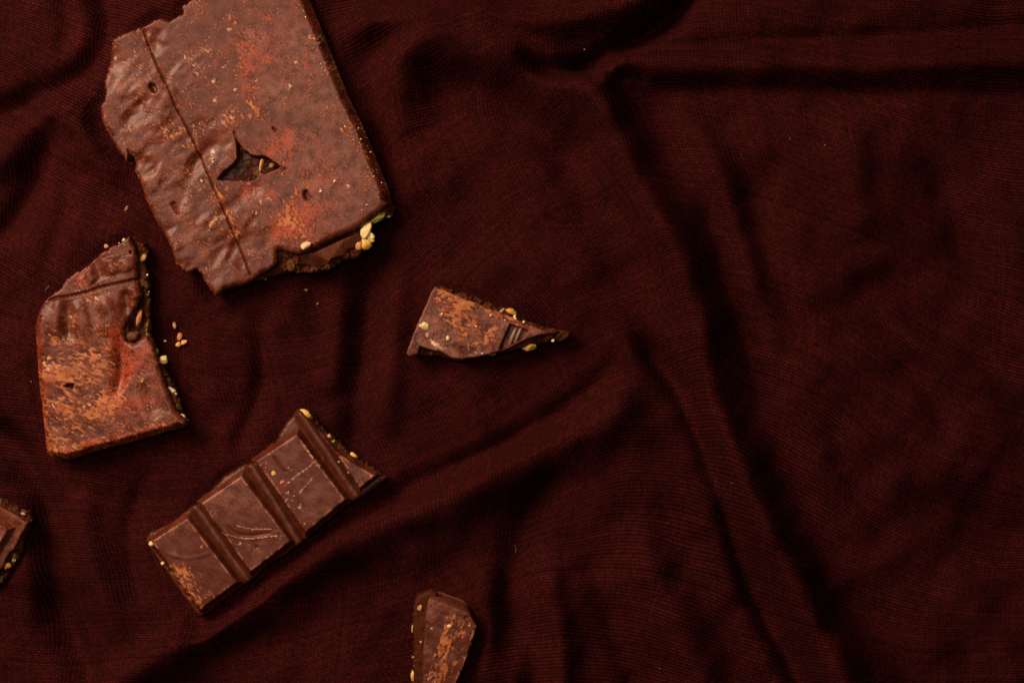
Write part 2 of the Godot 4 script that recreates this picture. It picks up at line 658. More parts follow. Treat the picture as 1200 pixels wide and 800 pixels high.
const SLAB_CORE := [236,-56,0, 330,-56,0, 356,0,0, 388,79,0, 418,144,0, 440,194,0, 459,236,0.6, 463,243,0.9, 458,252,1, 449,256,1, 434,264,1, 437,281,1, 430,291,1, 419,300,1, 402,305,1, 385,315,1, 364,319,0.9, 340,318,0.9, 318,323,0.8, 300,329,0.5, 283,331,0, 262,330,0, 246,322,0, 222,308,0, 210,292,0, 196,268,0, 184,240,0, 170,205,0, 150,165,0, 130,130,0, 132,80,0, 140,50,0, 200,32,0, 232,0,0]
const CHUNK_TOP := [152,276,0.4, 158,290,0.4, 160,310,0.3, 161,327,0.3, 166,347,0.4, 160,358,0.5, 150,374,0.4, 144,386,0.3, 147,400,0.3, 156,403,0.3, 164,396,0.4, 170.6,393,0.7, 179,405,0.6, 187,428,0.2, 195,455,0.2, 206,481,0.2, 218,493,0.3, 216,500,0.1, 188,507.5,0.1, 150,518.5,0.1, 112,528,0.1, 80,538.5,0.1, 60,537,0.1, 52.5,531,0.1, 48.5,492,0.1, 43,447,0.1, 40.5,410,0.1, 39,381,0.1, 43,367,0.4, 51,353,0.9, 71,338,0.9, 77,327,1, 101,312,0.8, 120,295,0.9, 139,285,0.9]
const CHUNK_CORE := [150,282,0.5, 157,281,0.8, 166,285,1, 171,294,1, 168,309,1, 173,331,1, 174,352,1, 174,372,1, 175,392,0.9, 181,410,0.9, 190,428,0.7, 198,444,0.9, 205,456,0.9, 211,477,0.6, 214,492,0, 186,503,0, 110,523,0, 64,532,0, 53,500,0, 46,420,0, 47,375,0, 80,340,0, 120,303,0]
const BAR_BASE := [168,635,0.7, 173,624,0.8, 184,621,0.8, 200,613.5,0.8, 222,595,0.7, 233,590,0.7, 234.5,582.5,0.9, 246,576,0.9, 260,560,0.8, 283,545.5,0.7, 296,543.5,0.8, 301,533,0.9, 322,517.5,0.9, 329,503.5,0.9, 343,485.5,0.5, 348,478.5,0.5, 365,493,0.6, 385,514,0.6, 400,529,0.6, 420,545,0.5, 441,555,0.5, 453,559.5,0.5, 449,565,0.6, 427,581,0.5, 418,585,0.4, 401,595.5,0.5, 381.5,612,0.4, 357,633,0.5, 331,652.5,0.5, 311.5,663.5,0.5, 294,680.5,0.5, 280,689,0.6, 255.5,708.5,0.6, 235,724,0.3, 228,720,0.3, 210,697,0.3, 189,666,0.3, 173,643,0.4]
const BAR_CORE := [345,486,0, 350,479,1, 360,482,1, 368,490,1, 380,505,1, 398,520,1, 412,533,1, 424,541,1, 436,548,0.8, 446,556,0, 420,568,0, 380,550,0]
const SHARD_TOP := [510,335,0.4, 529,343.5,0.3, 550,352,0.3, 583,364.5,0.3, 601,372,0.3, 633,385.5,0.3, 650,390,0.4, 630,393,0.1, 617,398,0.1, 600,406,0.1, 580,413.5,0.3, 562,417.5,0.4, 540,421.5,0.3, 529,419,0.4, 517,412.5,0.5, 506,410,0.3, 492,406.5,0.2, 490,415,0.3, 479,418,0.5, 476,414,0.3, 485,389,0.4, 495,366,0.4, 505,342,0.4]
const SHARD_CORE := [511,334,0.4, 532,339.5,0.8, 556,347.5,0.8, 586,359,0.9, 604,365,0.9, 622,377,0.8, 640,384,0.6, 655,386,0.6, 669,388,0.8, 667,396,0.8, 658,400,0.8, 646,399,0.7, 632,404,0.5, 614,407,0.6, 598,411,0.5, 580,415,0.5, 560,419.5,0.6, 538,423.5,0.5, 516,417,0.4, 494,416.5,0.4, 482,415,0.2, 490,390,0, 500,364,0]
const WEDGE_TOP := [505,695,0.2, 513,695,0.4, 537,703,0.5, 545,709,0.4, 551.5,718.5,0.5, 558.5,734,0.3, 556,743,0.2, 545,776,0.2, 534,801,0.2, 520,836,0.4, 494,840,0.3, 494.5,800,0.2, 495.5,764,0.2, 498,729,0.2, 501,706,0.2]
const WEDGE_CORE := [504,692.5,0.4, 510,694,0.2, 520,720,0, 530,760,0, 516,830,0.2, 486,838,0.8, 484,800,0.9, 483.5,788,0.9, 485,764,0.9, 482.5,737,0.9, 485,712,0.8, 486,703,0.7, 489,698,0.6]
const CORNER_TOP := [0,594.5,0.1, 15,603,0.1, 31,612.5,0.2, 26,622,0.8, 21,629,0.8, 15.5,641.5,0.9, 8,650,0.9, 3,660,0.8, -8,678,0.6, -60,648,0.3, -48,568,0.1]
const CORNER_CORE := [-44,566,0, 0,586.5,0.9, 6,589,1, 18,596,1, 30,602.5,0.8, 33,612,0.8, 27,628,0.9, 23,642,1, 18,656,1, 10,668,1, 2,682,1, -10,690,0.5, -56,650,0]

func note_footprints() -> void:
	footprints = [[SLAB_TOP, 2.0], [SLAB_CORE, 2.0], [CHUNK_TOP, 2.0], [CHUNK_CORE, 2.0], [BAR_BASE, 2.0], [BAR_CORE, 2.0], [SHARD_CORE, 2.0], [WEDGE_TOP, 2.0], [WEDGE_CORE, 2.0], [CORNER_TOP, 2.0], [CORNER_CORE, 2.0]]

# ------------------------------------------------------------ the cloth
func weave() -> Array:      # plain weave, 128 x 128 threads of two shades, as colour and relief
	var n := 1024
	var t := 128
	var p := 8
	var rng := RandomNumberGenerator.new()
	rng.seed = 91
	var wide := [PackedFloat32Array(), PackedFloat32Array()]
	var tone := [PackedFloat32Array(), PackedFloat32Array()]
	for s in 2:
		for k in t:
			var slub := rng.randf() < 0.06      # now and then a thicker thread
			wide[s].append(0.37 if slub else rng.randf_range(0.25, 0.33))
			tone[s].append(1.0 if slub else rng.randf_range(0.90, 1.08))
	var warp := Vector3(45, 9, 9)
	var weft := Vector3(49, 15, 15)
	var gap := Vector3(9, 0, 0)
	var col := PackedByteArray()
	col.resize(n * n * 3)
	var hgt := PackedByteArray()
	hgt.resize(n * n)
	var shift := [PackedFloat32Array(), PackedFloat32Array()]
	for s in 2:
		for k in t:
			shift[s].append(rng.randf_range(-0.09, 0.09))
	var knot := PackedFloat32Array()      # every crossing a little lighter or darker than the next
	for k in t * t:
		knot.append(rng.randf_range(0.80, 1.20))
	var cs := PackedFloat32Array()
	for k in p:
		cs.append(cos(PI * ((k + 0.5) / p - 0.5)))
	for y in n:
		var j := y / p
		var v: float = (y % p + 0.5) / p - 0.5 + shift[1][j]
		var wj: float = wide[1][j]
		var ev := maxf(0.0, 1.0 - v * v / (wj * wj))
		var cv := cs[y % p]
		for x in n:
			var i := x / p
			var u: float = (x % p + 0.5) / p - 0.5 + shift[0][i]
			var wi: float = wide[0][i]
			var eu := maxf(0.0, 1.0 - u * u / (wi * wi))
			var over := 1.0 if (i + j) % 2 == 0 else -1.0
			var hw := sqrt(eu) * (0.70 + 0.30 * over * cv) if eu > 0.0 else 0.0
			var hf := sqrt(ev) * (0.70 - 0.30 * over * cs[x % p]) if ev > 0.0 else 0.0
			var h := maxf(hw, hf)
			var c := gap
			if h > 0.02:
				c = (warp * tone[0][i]) if hw > hf else (weft * tone[1][j])
				c = gap.lerp(c * knot[j * t + i], minf(1.0, h * 2.2))
			var at := (y * n + x) * 3
			col[at] = int(clampf(c.x, 0, 255))
			col[at + 1] = int(clampf(c.y, 0, 255))
			col[at + 2] = int(clampf(c.z, 0, 255))
			hgt[y * n + x] = int(h * 255.0)
	var a := Image.create_from_data(n, n, false, Image.FORMAT_RGB8, col)
	var b := Image.create_from_data(n, n, false, Image.FORMAT_L8, hgt)
	b.convert(Image.FORMAT_RGB8)
	b.bump_map_to_normal_map(3.0)
	return [ImageTexture.create_from_image(a), ImageTexture.create_from_image(b)]

func fold(amp: float, left: float, right: float, pts: Array, taper: float = 0.25, hard: float = 2.0) -> void:
	stroke(cloth_h, CX0, CY0, CNX, CNY, CSTEP, curve(pts, 9.0), amp * (1.15 + 1.1 * smooth(11.0, 28.0, maxf(left, right))), left, right, taper, hard)

func build_cloth() -> void:
	cloth_h.resize(CNX * CNY)
	# upper middle: an arch that turns down into the long ridge
	fold(20, 20, 42, [440,170, 458,100, 490,56, 540,50, 600,64, 655,84, 700,118, 728,160], 0.25)
	fold(22, 29, 23, [682,76, 716,150, 750,225, 790,300, 815,375, 832,465, 871,565, 906,640, 941,710, 984,790, 1030,880], 0.08, 2.0)
	fold(-36, 14, 12, [600,64, 650,84, 690,76, 735,52, 790,16, 830,-30], 0.15)
	fold(-8, 20, 26, [468,112, 488,86, 540,98, 600,124, 652,166, 698,225], 0.22)
	fold(17, 20, 18, [380,70, 420,34, 480,22, 560,18, 640,28, 730,10, 780,-20], 0.15)
	fold(14, 24, 17, [694,96, 712,80, 760,80, 830,81, 900,79, 1000,80, 1100,77, 1270,72], 0.05)
	fold(-11, 9, 9, [728,90, 738,88, 748,92], 0.0)
	fold(8, 9, 9, [722,102, 706,96, 704,82, 716,70, 736,68], 0.15)
	fold(-9, 10, 10, [740,60, 790,56, 850,52, 950,46, 1050,42, 1130,36, 1200,29, 1290,20], 0.08)
	fold(-4, 7, 11, [740,104, 800,103, 900,104, 1000,106, 1290,111], 0.06)
	fold(-12, 18, 18, [470,60, 444,120, 436,200, 432,330, 424,420, 417,500, 412,560], 0.15)
	fold(9, 18, 18, [470,300, 462,390, 455,470, 440,540], 0.3)
	fold(9, 16, 16, [400,330, 395,400, 392,470], 0.3)
	fold(-7, 36, 30, [610,150, 668,205, 712,275, 744,345, 765,400], 0.3)
	# right of the long ridge
	fold(-9, 15, 17, [812,190, 830,250, 850,310, 868,370, 884,430, 902,500], 0.25)
	fold(-4, 20, 22, [880,430, 920,540, 950,620, 990,700, 1040,790], 0.25)
	fold(9, 17, 17, [800,120, 842,200, 866,280, 886,350, 905,410], 0.25)
	fold(-4, 18, 18, [866,140, 884,230, 906,310, 938,390, 960,440], 0.3)
	fold(-6, 24, 24, [1085,120, 1104,200, 1130,275, 1170,325, 1240,375], 0.25)
	fold(-6, 22, 22, [985,310, 1046,345, 1098,378, 1150,412, 1220,440], 0.3)
	fold(-6, 15, 15, [1024,370, 1058,415, 1090,465, 1115,530], 0.3)
	fold(9, 20, 20, [1010,345, 1060,390, 1120,430, 1180,470], 0.3)
	fold(-7, 18, 18, [960,470, 1000,560, 1060,650], 0.3)
	fold(-8, 22, 22, [1050,560, 1140,610, 1230,650], 0.3)
	fold(-8, 24, 24, [990,680, 1050,760, 1100,840], 0.3)
	fold(7, 24, 24, [1100,660, 1160,740, 1210,830], 0.3)
	fold(7, 22, 22, [985,130, 1000,200, 1015,290], 0.3)
	# lower middle
	fold(-19, 15, 13, [738,372, 768,418, 798,460, 828,525, 856,605, 876,675, 912,750, 950,820, 980,880], 0.10)
	fold(15, 32, 19, [775,432, 735,462, 690,500, 600,545, 500,592, 410,632, 300,696, 150,790, 60,865], 0.08)
	fold(-11, 16, 14, [740,400, 700,452, 620,505, 520,556, 440,598, 390,630], 0.2)
	fold(-11, 21, 18, [672,548, 626,590, 606,650, 594,710, 600,790], 0.25)
	fold(6, 22, 22, [560,650, 572,720, 560,820], 0.25)
	fold(14, 17, 17, [640,640, 648,700, 660,770, 650,850], 0.25)
	fold(-9, 18, 18, [680,620, 702,690, 728,760, 765,850], 0.25)
	fold(14, 28, 28, [735,600, 775,690, 820,790, 850,880], 0.25)
	fold(-9, 13, 13, [455,600, 500,640, 542,692, 560,720], 0.3)
	fold(-8, 14, 14, [590,700, 622,760, 620,840], 0.3)
	# left
	fold(-15, 18, 15, [-60,150, 0,132, 55,110, 100,82, 124,40, 112,-30], 0.1)
	fold(-12, 15, 13, [-40,312, 8,264, 36,214, 58,150], 0.2)
	fold(12, 20, 20, [-30,225, 30,160, 70,128, 118,186, 150,245], 0.25)
	fold(-7, 12, 12, [60,170, 76,230, 60,300, 40,340], 0.3)
	fold(-16, 20, 24, [-60,490, 0,516, 30,552, 48,600, 56,655, 66,715, 95,780, 130,860], 0.12)
	fold(11, 18, 18, [92,560, 106,640, 130,720, 150,780], 0.3)
	fold(9, 16, 16, [10,560, 32,600, 40,660, 36,740], 0.3)
	fold(-10, 12, 12, [298,345, 307,410, 300,470, 268,540], 0.25)
	fold(-8, 12, 12, [172,540, 160,580, 150,640, 168,720], 0.25)
	fold(-7, 12, 12, [60,-40, 80,30, 60,80], 0.3)
	var soft := FastNoiseLite.new()
	soft.noise_type = FastNoiseLite.TYPE_SIMPLEX_SMOOTH
	soft.frequency = 0.010
	soft.fractal_octaves = 3
	soft.seed = 4
	for r in CNY:
		for c in CNX:
			var x := CX0 + c * CSTEP
			var y := CY0 + r * CSTEP
			cloth_h[r * CNX + c] += 16.0 * soft.get_noise_2d(x * 0.5 + 0.2 * y, y * 0.5 - 0.1 * x) + 0.5 * noise_mid.get_noise_2d(x * 0.6, y * 0.4)
	for pass_ in 3:      # linen has no knife edges
		var was := cloth_h.duplicate()
		for r in range(1, CNY - 1):
			for c in range(1, CNX - 1):
				var at := r * CNX + c
				cloth_h[at] = 0.36 * was[at] + 0.16 * (was[at - 1] + was[at + 1] + was[at - CNX] + was[at + CNX])
	# the chocolate presses it flat where it lies
	for f in footprints:
		var line := jagged(f[0], 1)
		var lo := Vector2(1e9, 1e9)
		var hi := -lo
		for p in line:
			lo = lo.min(Vector2(p.x, p.y))
			hi = hi.max(Vector2(p.x, p.y))
		var a := maxi(0, int((lo.x - 40 - CX0) / CSTEP))
		var b := maxi(0, int((lo.y - 40 - CY0) / CSTEP))
		var nx := mini(CNX - a, int((hi.x - lo.x + 80) / CSTEP))
		var ny := mini(CNY - b, int((hi.y - lo.y + 80) / CSTEP))
		var d: PackedFloat32Array = distances(line, CX0 + a * CSTEP, CY0 + b * CSTEP, nx, ny, CSTEP, 36.0)[0]
		for r in ny:
			for c in nx:
				var at := (r + b) * CNX + c + a
				var out := maxf(0.0, -d[r * nx + c] - 1.0)
				if out >= 35.0:
					continue
				var most: float = f[1] - 0.8 + out * 0.35 + out * out * 0.035
				var h := cloth_h[at]
				if h > most - 4.0:    # a soft minimum
					var k := clampf(0.5 + 0.5 * (h - most) / 4.0, 0.0, 1.0)
					cloth_h[at] = lerpf(h, most, k) - 4.0 * k * (1.0 - k)
	var vs := PackedVector3Array()
	vs.resize(CNX * CNY)
	var uv := PackedVector2Array()
	uv.resize(CNX * CNY)
	var vc := PackedColorArray()
	vc.resize(CNX * CNY)
	# threads follow the drape of the cloth: they climb the folds and turn where it was gathered
	for r in CNY:
		for c in CNX:
			var at := r * CNX + c
			var x := CX0 + c * CSTEP
			var y := CY0 + r * CSTEP
			vs[at] = Vector3((x - 600.0) * S, cloth_h[at] * S, (y - 400.0) * S)
			var p := Vector2(x + 0.3 * cloth_h[at], y + 0.2 * cloth_h[at])
			p += Vector2(noise_low.get_noise_2d(x * 0.35 + 300.0, y * 0.35), noise_low.get_noise_2d(x * 0.35, y * 0.35 + 500.0)) * 7.0
			for sw in [[560.0, 330.0, 330.0, 0.72], [60.0, 120.0, 260.0, -0.30], [250.0, 640.0, 280.0, 0.30], [760.0, 720.0, 260.0, -0.25], [1050.0, 520.0, 300.0, -0.35]]:
				var q := p - Vector2(sw[0], sw[1])
				p = Vector2(sw[0], sw[1]) + q.rotated(sw[3] * exp(-q.length_squared() / (sw[2] * sw[2])))
			uv[at] = p * (1.0 / (3.15 * 128.0))
			var t := 0.86 + 0.20 * soft.get_noise_2d(x * 0.6 + 900.0, y * 0.6)
			vc[at] = Color(t, t, t)
	var ix := PackedInt32Array()
	ix.resize((CNX - 1) * (CNY - 1) * 6)
	var k := 0
	for r in CNY - 1:
		for c in CNX - 1:
			var a := r * CNX + c
			ix[k] = a
			ix[k + 1] = a + 1
			ix[k + 2] = a + CNX
			ix[k + 3] = a + 1
			ix[k + 4] = a + CNX + 1
			ix[k + 5] = a + CNX
			k += 6
	var look := StandardMaterial3D.new()
	var tx := weave()
	look.albedo_texture = tx[0]
	look.vertex_color_use_as_albedo = true
	look.normal_enabled = true
	look.normal_texture = tx[1]
	look.normal_scale = 0.35
	look.roughness = 0.9
	look.metallic_specular = 0.11
	var m := part("linen_cloth", mesh_of(vs, vc, ix, uv), look, self)
	m.set_meta("label", "rumpled dark wine red linen cloth with folds, under all the chocolate")
	m.set_meta("category", "cloth")
	m.set_meta("kind", "thing")

func cloth_at(px: float, py: float) -> float:
	var c := clampi(int((px - CX0) / CSTEP), 0, CNX - 1)
	var r := clampi(int((py - CY0) / CSTEP), 0, CNY - 1)
	return cloth_h[r * CNX + c]

func origin(cx: float, cy: float, top: float) -> Vector3:
	var k := (EYE - top * S) / EYE
	return Vector3((cx - 600.0) * S * k, 0, (cy - 400.0) * S * k)

# ------------------------------------------------------------ the pieces
func build_slab() -> void:
	var top := 36.0
	var kk := (EYE - top * S) / EYE
	var at := origin(290, 160, top)
	var o := thing("chocolate_slab", "largest chocolate slab lying flat side up with a triangular hole and a long crack", "chocolate", at, "broken pieces of nut chocolate on the cloth")
	var fe: Array = [
		[0, -2.6, 0.9, 2.0, 0.02, [166.6,31, 174,54, 185.5,81, 199,108, 206,126, 218,148, 235,184, 248.6,216, 266.6,256.6, 280,288, 294.5,325]],
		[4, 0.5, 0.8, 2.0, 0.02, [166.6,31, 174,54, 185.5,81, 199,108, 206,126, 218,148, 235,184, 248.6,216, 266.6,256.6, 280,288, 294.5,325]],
	]
	for pit in [[358.5,226, 358.7,227, 360,231], [178,101, 180,102.5, 181,105]]:
		fe.append([0, -5.0, 3.4, 4.0, 0.0, pit])
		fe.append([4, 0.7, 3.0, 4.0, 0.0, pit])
	for scratch in [[277,164, 276,160, 274,155], [327,195, 331,197, 335,198], [201,239, 204,244, 208,251], [203,237, 207,243, 209,250], [150,176, 152,180, 153,188], [320,150, 322,152, 324,153], [126,150, 130,154, 133,159]]:
		fe.append([0, -2.4, 1.1, 2.0, 0.0, scratch])
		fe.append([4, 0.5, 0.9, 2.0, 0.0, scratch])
	# dust, bloom with painted sheen, and grains
	for b in [[195,155,10,0.75], [212,160,12,0.75], [226,168,9,0.7], [262,144,8,0.95], [272,140,9,0.95], [300,130,7,0.8], [285,62,5,0.4], [180,98,14,0.3], [160,62,12,0.3], [200,135,12,0.5], [255,230,8,0.9], [262,222,8,0.8], [246,206,6,0.9], [270,250,9,0.6], [280,262,10,0.75], [275,275,8,0.7], [230,262,8,0.7], [300,248,9,0.6], [290,222,9,0.8], [345,262,16,1.1], [330,258,12,0.9], [358,276,10,0.8], [338,240,10,0.6], [380,200,12,0.45], [400,190,10,0.4], [345,100,10,0.3], [415,160,8,0.6], [150,150,8,0.6], [330,280,10,0.5], [350,230,16,0.35], [200,200,18,0.25], [400,150,5,0.7], [408,146,5,0.7]]:
		fe.append([1, b[3], b[2], 2.0, 0.0, [b[0], b[1]]])
	for b in [[[285,115, 296,124, 305,138], 3.0, 1.1], [[264,10, 274,26, 286,44], 4.0, 0.8], [[240,196, 252,226, 268,260, 286,300], 4.0, 0.55], [[272,132, 290,137, 304,133], 3.5, 0.9]]:
		fe.append([1, b[2], b[1], 2.0, 0.2, b[0]])
	for b in [[287,58,9,0.9], [291,80,8,0.8], [292,100,9,0.9], [293,112,8,0.7], [313,22,5,1.2], [313,70,5,1.1], [345,262,20,1.0], [330,268,14,0.8], [355,250,14,0.7], [320,180,12,0.6], [337,160,9,0.7], [338,180,9,0.8], [333,165,6,0.8], [325,172,20,0.3], [300,60,24,0.35], [380,205,20,0.4], [370,250,22,0.4], [288,225,9,0.6], [320,225,8,0.8], [357,75,4,1.2]]:
		fe.append([2, b[3], b[2], 2.0, 0.0, [b[0], b[1]]])
	for b in [[300,46,10,1.0], [296,40,9,0.9], [320,108,14,1.0], [335,104,12,0.8], [385,110,50,0.45], [400,220,44,0.5], [360,190,36,0.4], [345,40,36,0.35], [143,90,14,0.7], [136,102,10,0.7], [210,68,12,0.6], [180,215,16,0.5], [165,200,10,0.5], [205,245,12,0.5], [300,240,22,0.5], [330,290,14,0.7], [245,290,18,0.4], [220,275,16,0.5], [175,160,12,0.4], [265,170,14,0.5], [365,215,8,0.7], [350,60,20,0.3]]:
		fe.append([3, b[3], b[2], 2.0, 0.0, [b[0], b[1]]])  # broad ones on the right paint the softbox reflection into the colour
	for b in [[268,34,3,1.3], [243,60,3.5,1.1], [261,79,3,1.1], [249,95,3,1.2], [275,105,3,1.1], [251,118,2.5,1.4], [346,73,3,1.4], [339,100,2.5,1.2], [247,178,4,1.0], [249,187,3,1.1], [305,235,2.5,1.2], [314,232,3,1.1], [252,255,4,1.2], [247,262,4,1.2], [408,218,3,1.2], [376,224,2.5,1.1], [225,148,4,0.9], [150,149,4,0.9], [196,157,6,0.75], [134,68,2.5,1.2], [300,96,3,1.0], [220,70,6,0.6], [228,82,8,0.6], [270,138,6,0.8]]:
		fe.append([5, b[3], b[2], 2.0, 0.0, [b[0], b[1]]])
	# powdery crumbs along the moulded edge on the right
	for b in [[368,42,8,0.55], [372,50,7,0.5], [384,74,8,0.6], [389,82,6,0.6], [402,112,8,0.35], [420,152,8,0.5], [430,178,9,0.55], [440,200,9,0.6], [448,220,9,0.55]]:
		fe.append([5, b[3], b[2], 2.0, 0.0, [b[0], b[1]]])
	for b in [[0,372,20], [30,380,30], [60,394,79], [0,423,144], [0,435,175], [0,450,215]]:
		fe.append([2, 0.8, 9.0, 2.0, 0.0, [b[1], b[2]]])
	var hole := [277,163,0.5, 284,174,0.7, 295,182,0.6, 301,183.5,0.7, 308,183,0.7, 318,187.5,0.7, 327.5,195,0.7, 320,199,0.6, 310,203.5,0.5, 305,201,0.5, 298,210,0.4, 288,211,0.5, 272,211,0.4, 255,210,0.4, 262,201,0.4, 273.5,192.5,0.4, 278,186,0.4]
	var nick := [150,186,0.2, 156,183,0.2, 158,192,0.2, 155,199,0.2, 151,193,0.2]
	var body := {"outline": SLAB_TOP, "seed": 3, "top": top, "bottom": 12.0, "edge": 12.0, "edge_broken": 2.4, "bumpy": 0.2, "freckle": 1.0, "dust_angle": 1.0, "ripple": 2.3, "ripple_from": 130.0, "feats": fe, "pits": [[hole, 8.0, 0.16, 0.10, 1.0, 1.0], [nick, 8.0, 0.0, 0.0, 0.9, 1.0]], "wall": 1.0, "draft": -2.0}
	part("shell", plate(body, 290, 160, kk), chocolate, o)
	var core := {"outline": SLAB_CORE, "seed": 9, "top": 20.0, "bottom": 2.0, "edge": 3.0, "edge_broken": 5.0, "bumpy": 1.0, "grit": 2.6, "grain": 0.07, "wall": 1.3, "dark": Color(0.032, 0.009, 0.0045), "milk": Color(0.065, 0.019, 0.009)}
	part("nut_filling", plate(core, 290, 160, kk), filling_look, o)
	nut(o, "almond_piece", 357.5, 287, 37, Vector3(15, 6, 9), -0.5, CREAM, 4, "pale triangular nut piece on the flat face")
	nut(o, "almond_piece", 429, 270, 27, Vector3(13, 9, 24), 0.5, CREAM, 12)
	nut(o, "almond_piece", 429, 285, 24, Vector3(15, 9, 14), 0.8, YELLOW, 21)
	nut(o, "almond_piece", 434, 277, 26, Vector3(10, 7, 17), -0.7, CREAM, 25)
	nut(o, "almond_piece", 421, 288, 22, Vector3(9, 6, 12), 0.1, Color(0.30, 0.14, 0.06), 27)
	nut(o, "almond_piece", 412, 299, 16, Vector3(14, 6, 6), -0.3, WHITE, 33)
	nut(o, "almond_piece", 404, 302, 14, Vector3(8, 6, 6), -0.6, WHITE, 35)
	nut(o, "almond_piece", 456, 252, 16, Vector3(8, 6, 6), -0.5, WHITE, 36)
	nut(o, "caramel_piece", 401, 287, 24, Vector3(14, 6, 6), 0.2, OCHRE, 41)
	nut(o, "pistachio_piece", 441, 256, 26, Vector3(26, 9, 11), -0.6, LEAF, 52, "green pistachio piece in the broken edge")
	nut(o, "almond_piece", 309, 326, 14, Vector3(7, 5, 5), 0.3, YELLOW, 56)
	nut(o, "caramel_piece", 306, 193, 31, Vector3(5, 8, 17), 0.25, Color(0.45, 0.2, 0.08), 61, "amber splinter standing in the hole")
	nut(o, "caramel_piece", 318, 194, 27, Vector3(6, 5, 8), 0.9, BROWN, 62)
	var inner := {"outline": [329,299,0.4, 345,299,0.3, 366,296,0.2, 392,284,0.2, 420,272,0.3, 429,279,0.5, 422,288,0.5, 408,292,0.6, 404,298,0.5, 388,303,0.3, 384,311,0.5, 360,315,0.4, 338,316,0.5, 326,312,0.4], "seed": 83, "top": 29.0, "bottom": 10.0, "edge": 2.0, "edge_broken": 2.0, "bumpy": 0.5, "wall": 0.8, "cuts": [[372, 300, -0.35, 0.94, 0.9], [352, 300, -0.9, 0.43, 0.7], [398, 288, 0.8, 0.6, 0.5]], "dark": Color(0.050, 0.015, 0.0075), "milk": Color(0.085, 0.027, 0.014)}
	part("broken_inner_layer", plate(inner, 290, 160, kk), filling_look, o)
	var gr: Array = []
	for q in [[251,118,36], [346,73,37], [249,186,36], [376,224,37], [268,34,37], [369,40,33], [374,50,32], [386,78,31], [404,148,36], [434,178,35], [447,214,33], [420,150,35], [423,163,36], [300,95,37], [300,250,36], [392,212,36], [424,246,36], [430,240,36], [358,20,37], [236,212,37]]:
		gr.append([q[0], q[1], q[2], 2.2])
	grains(o, gr, 8)

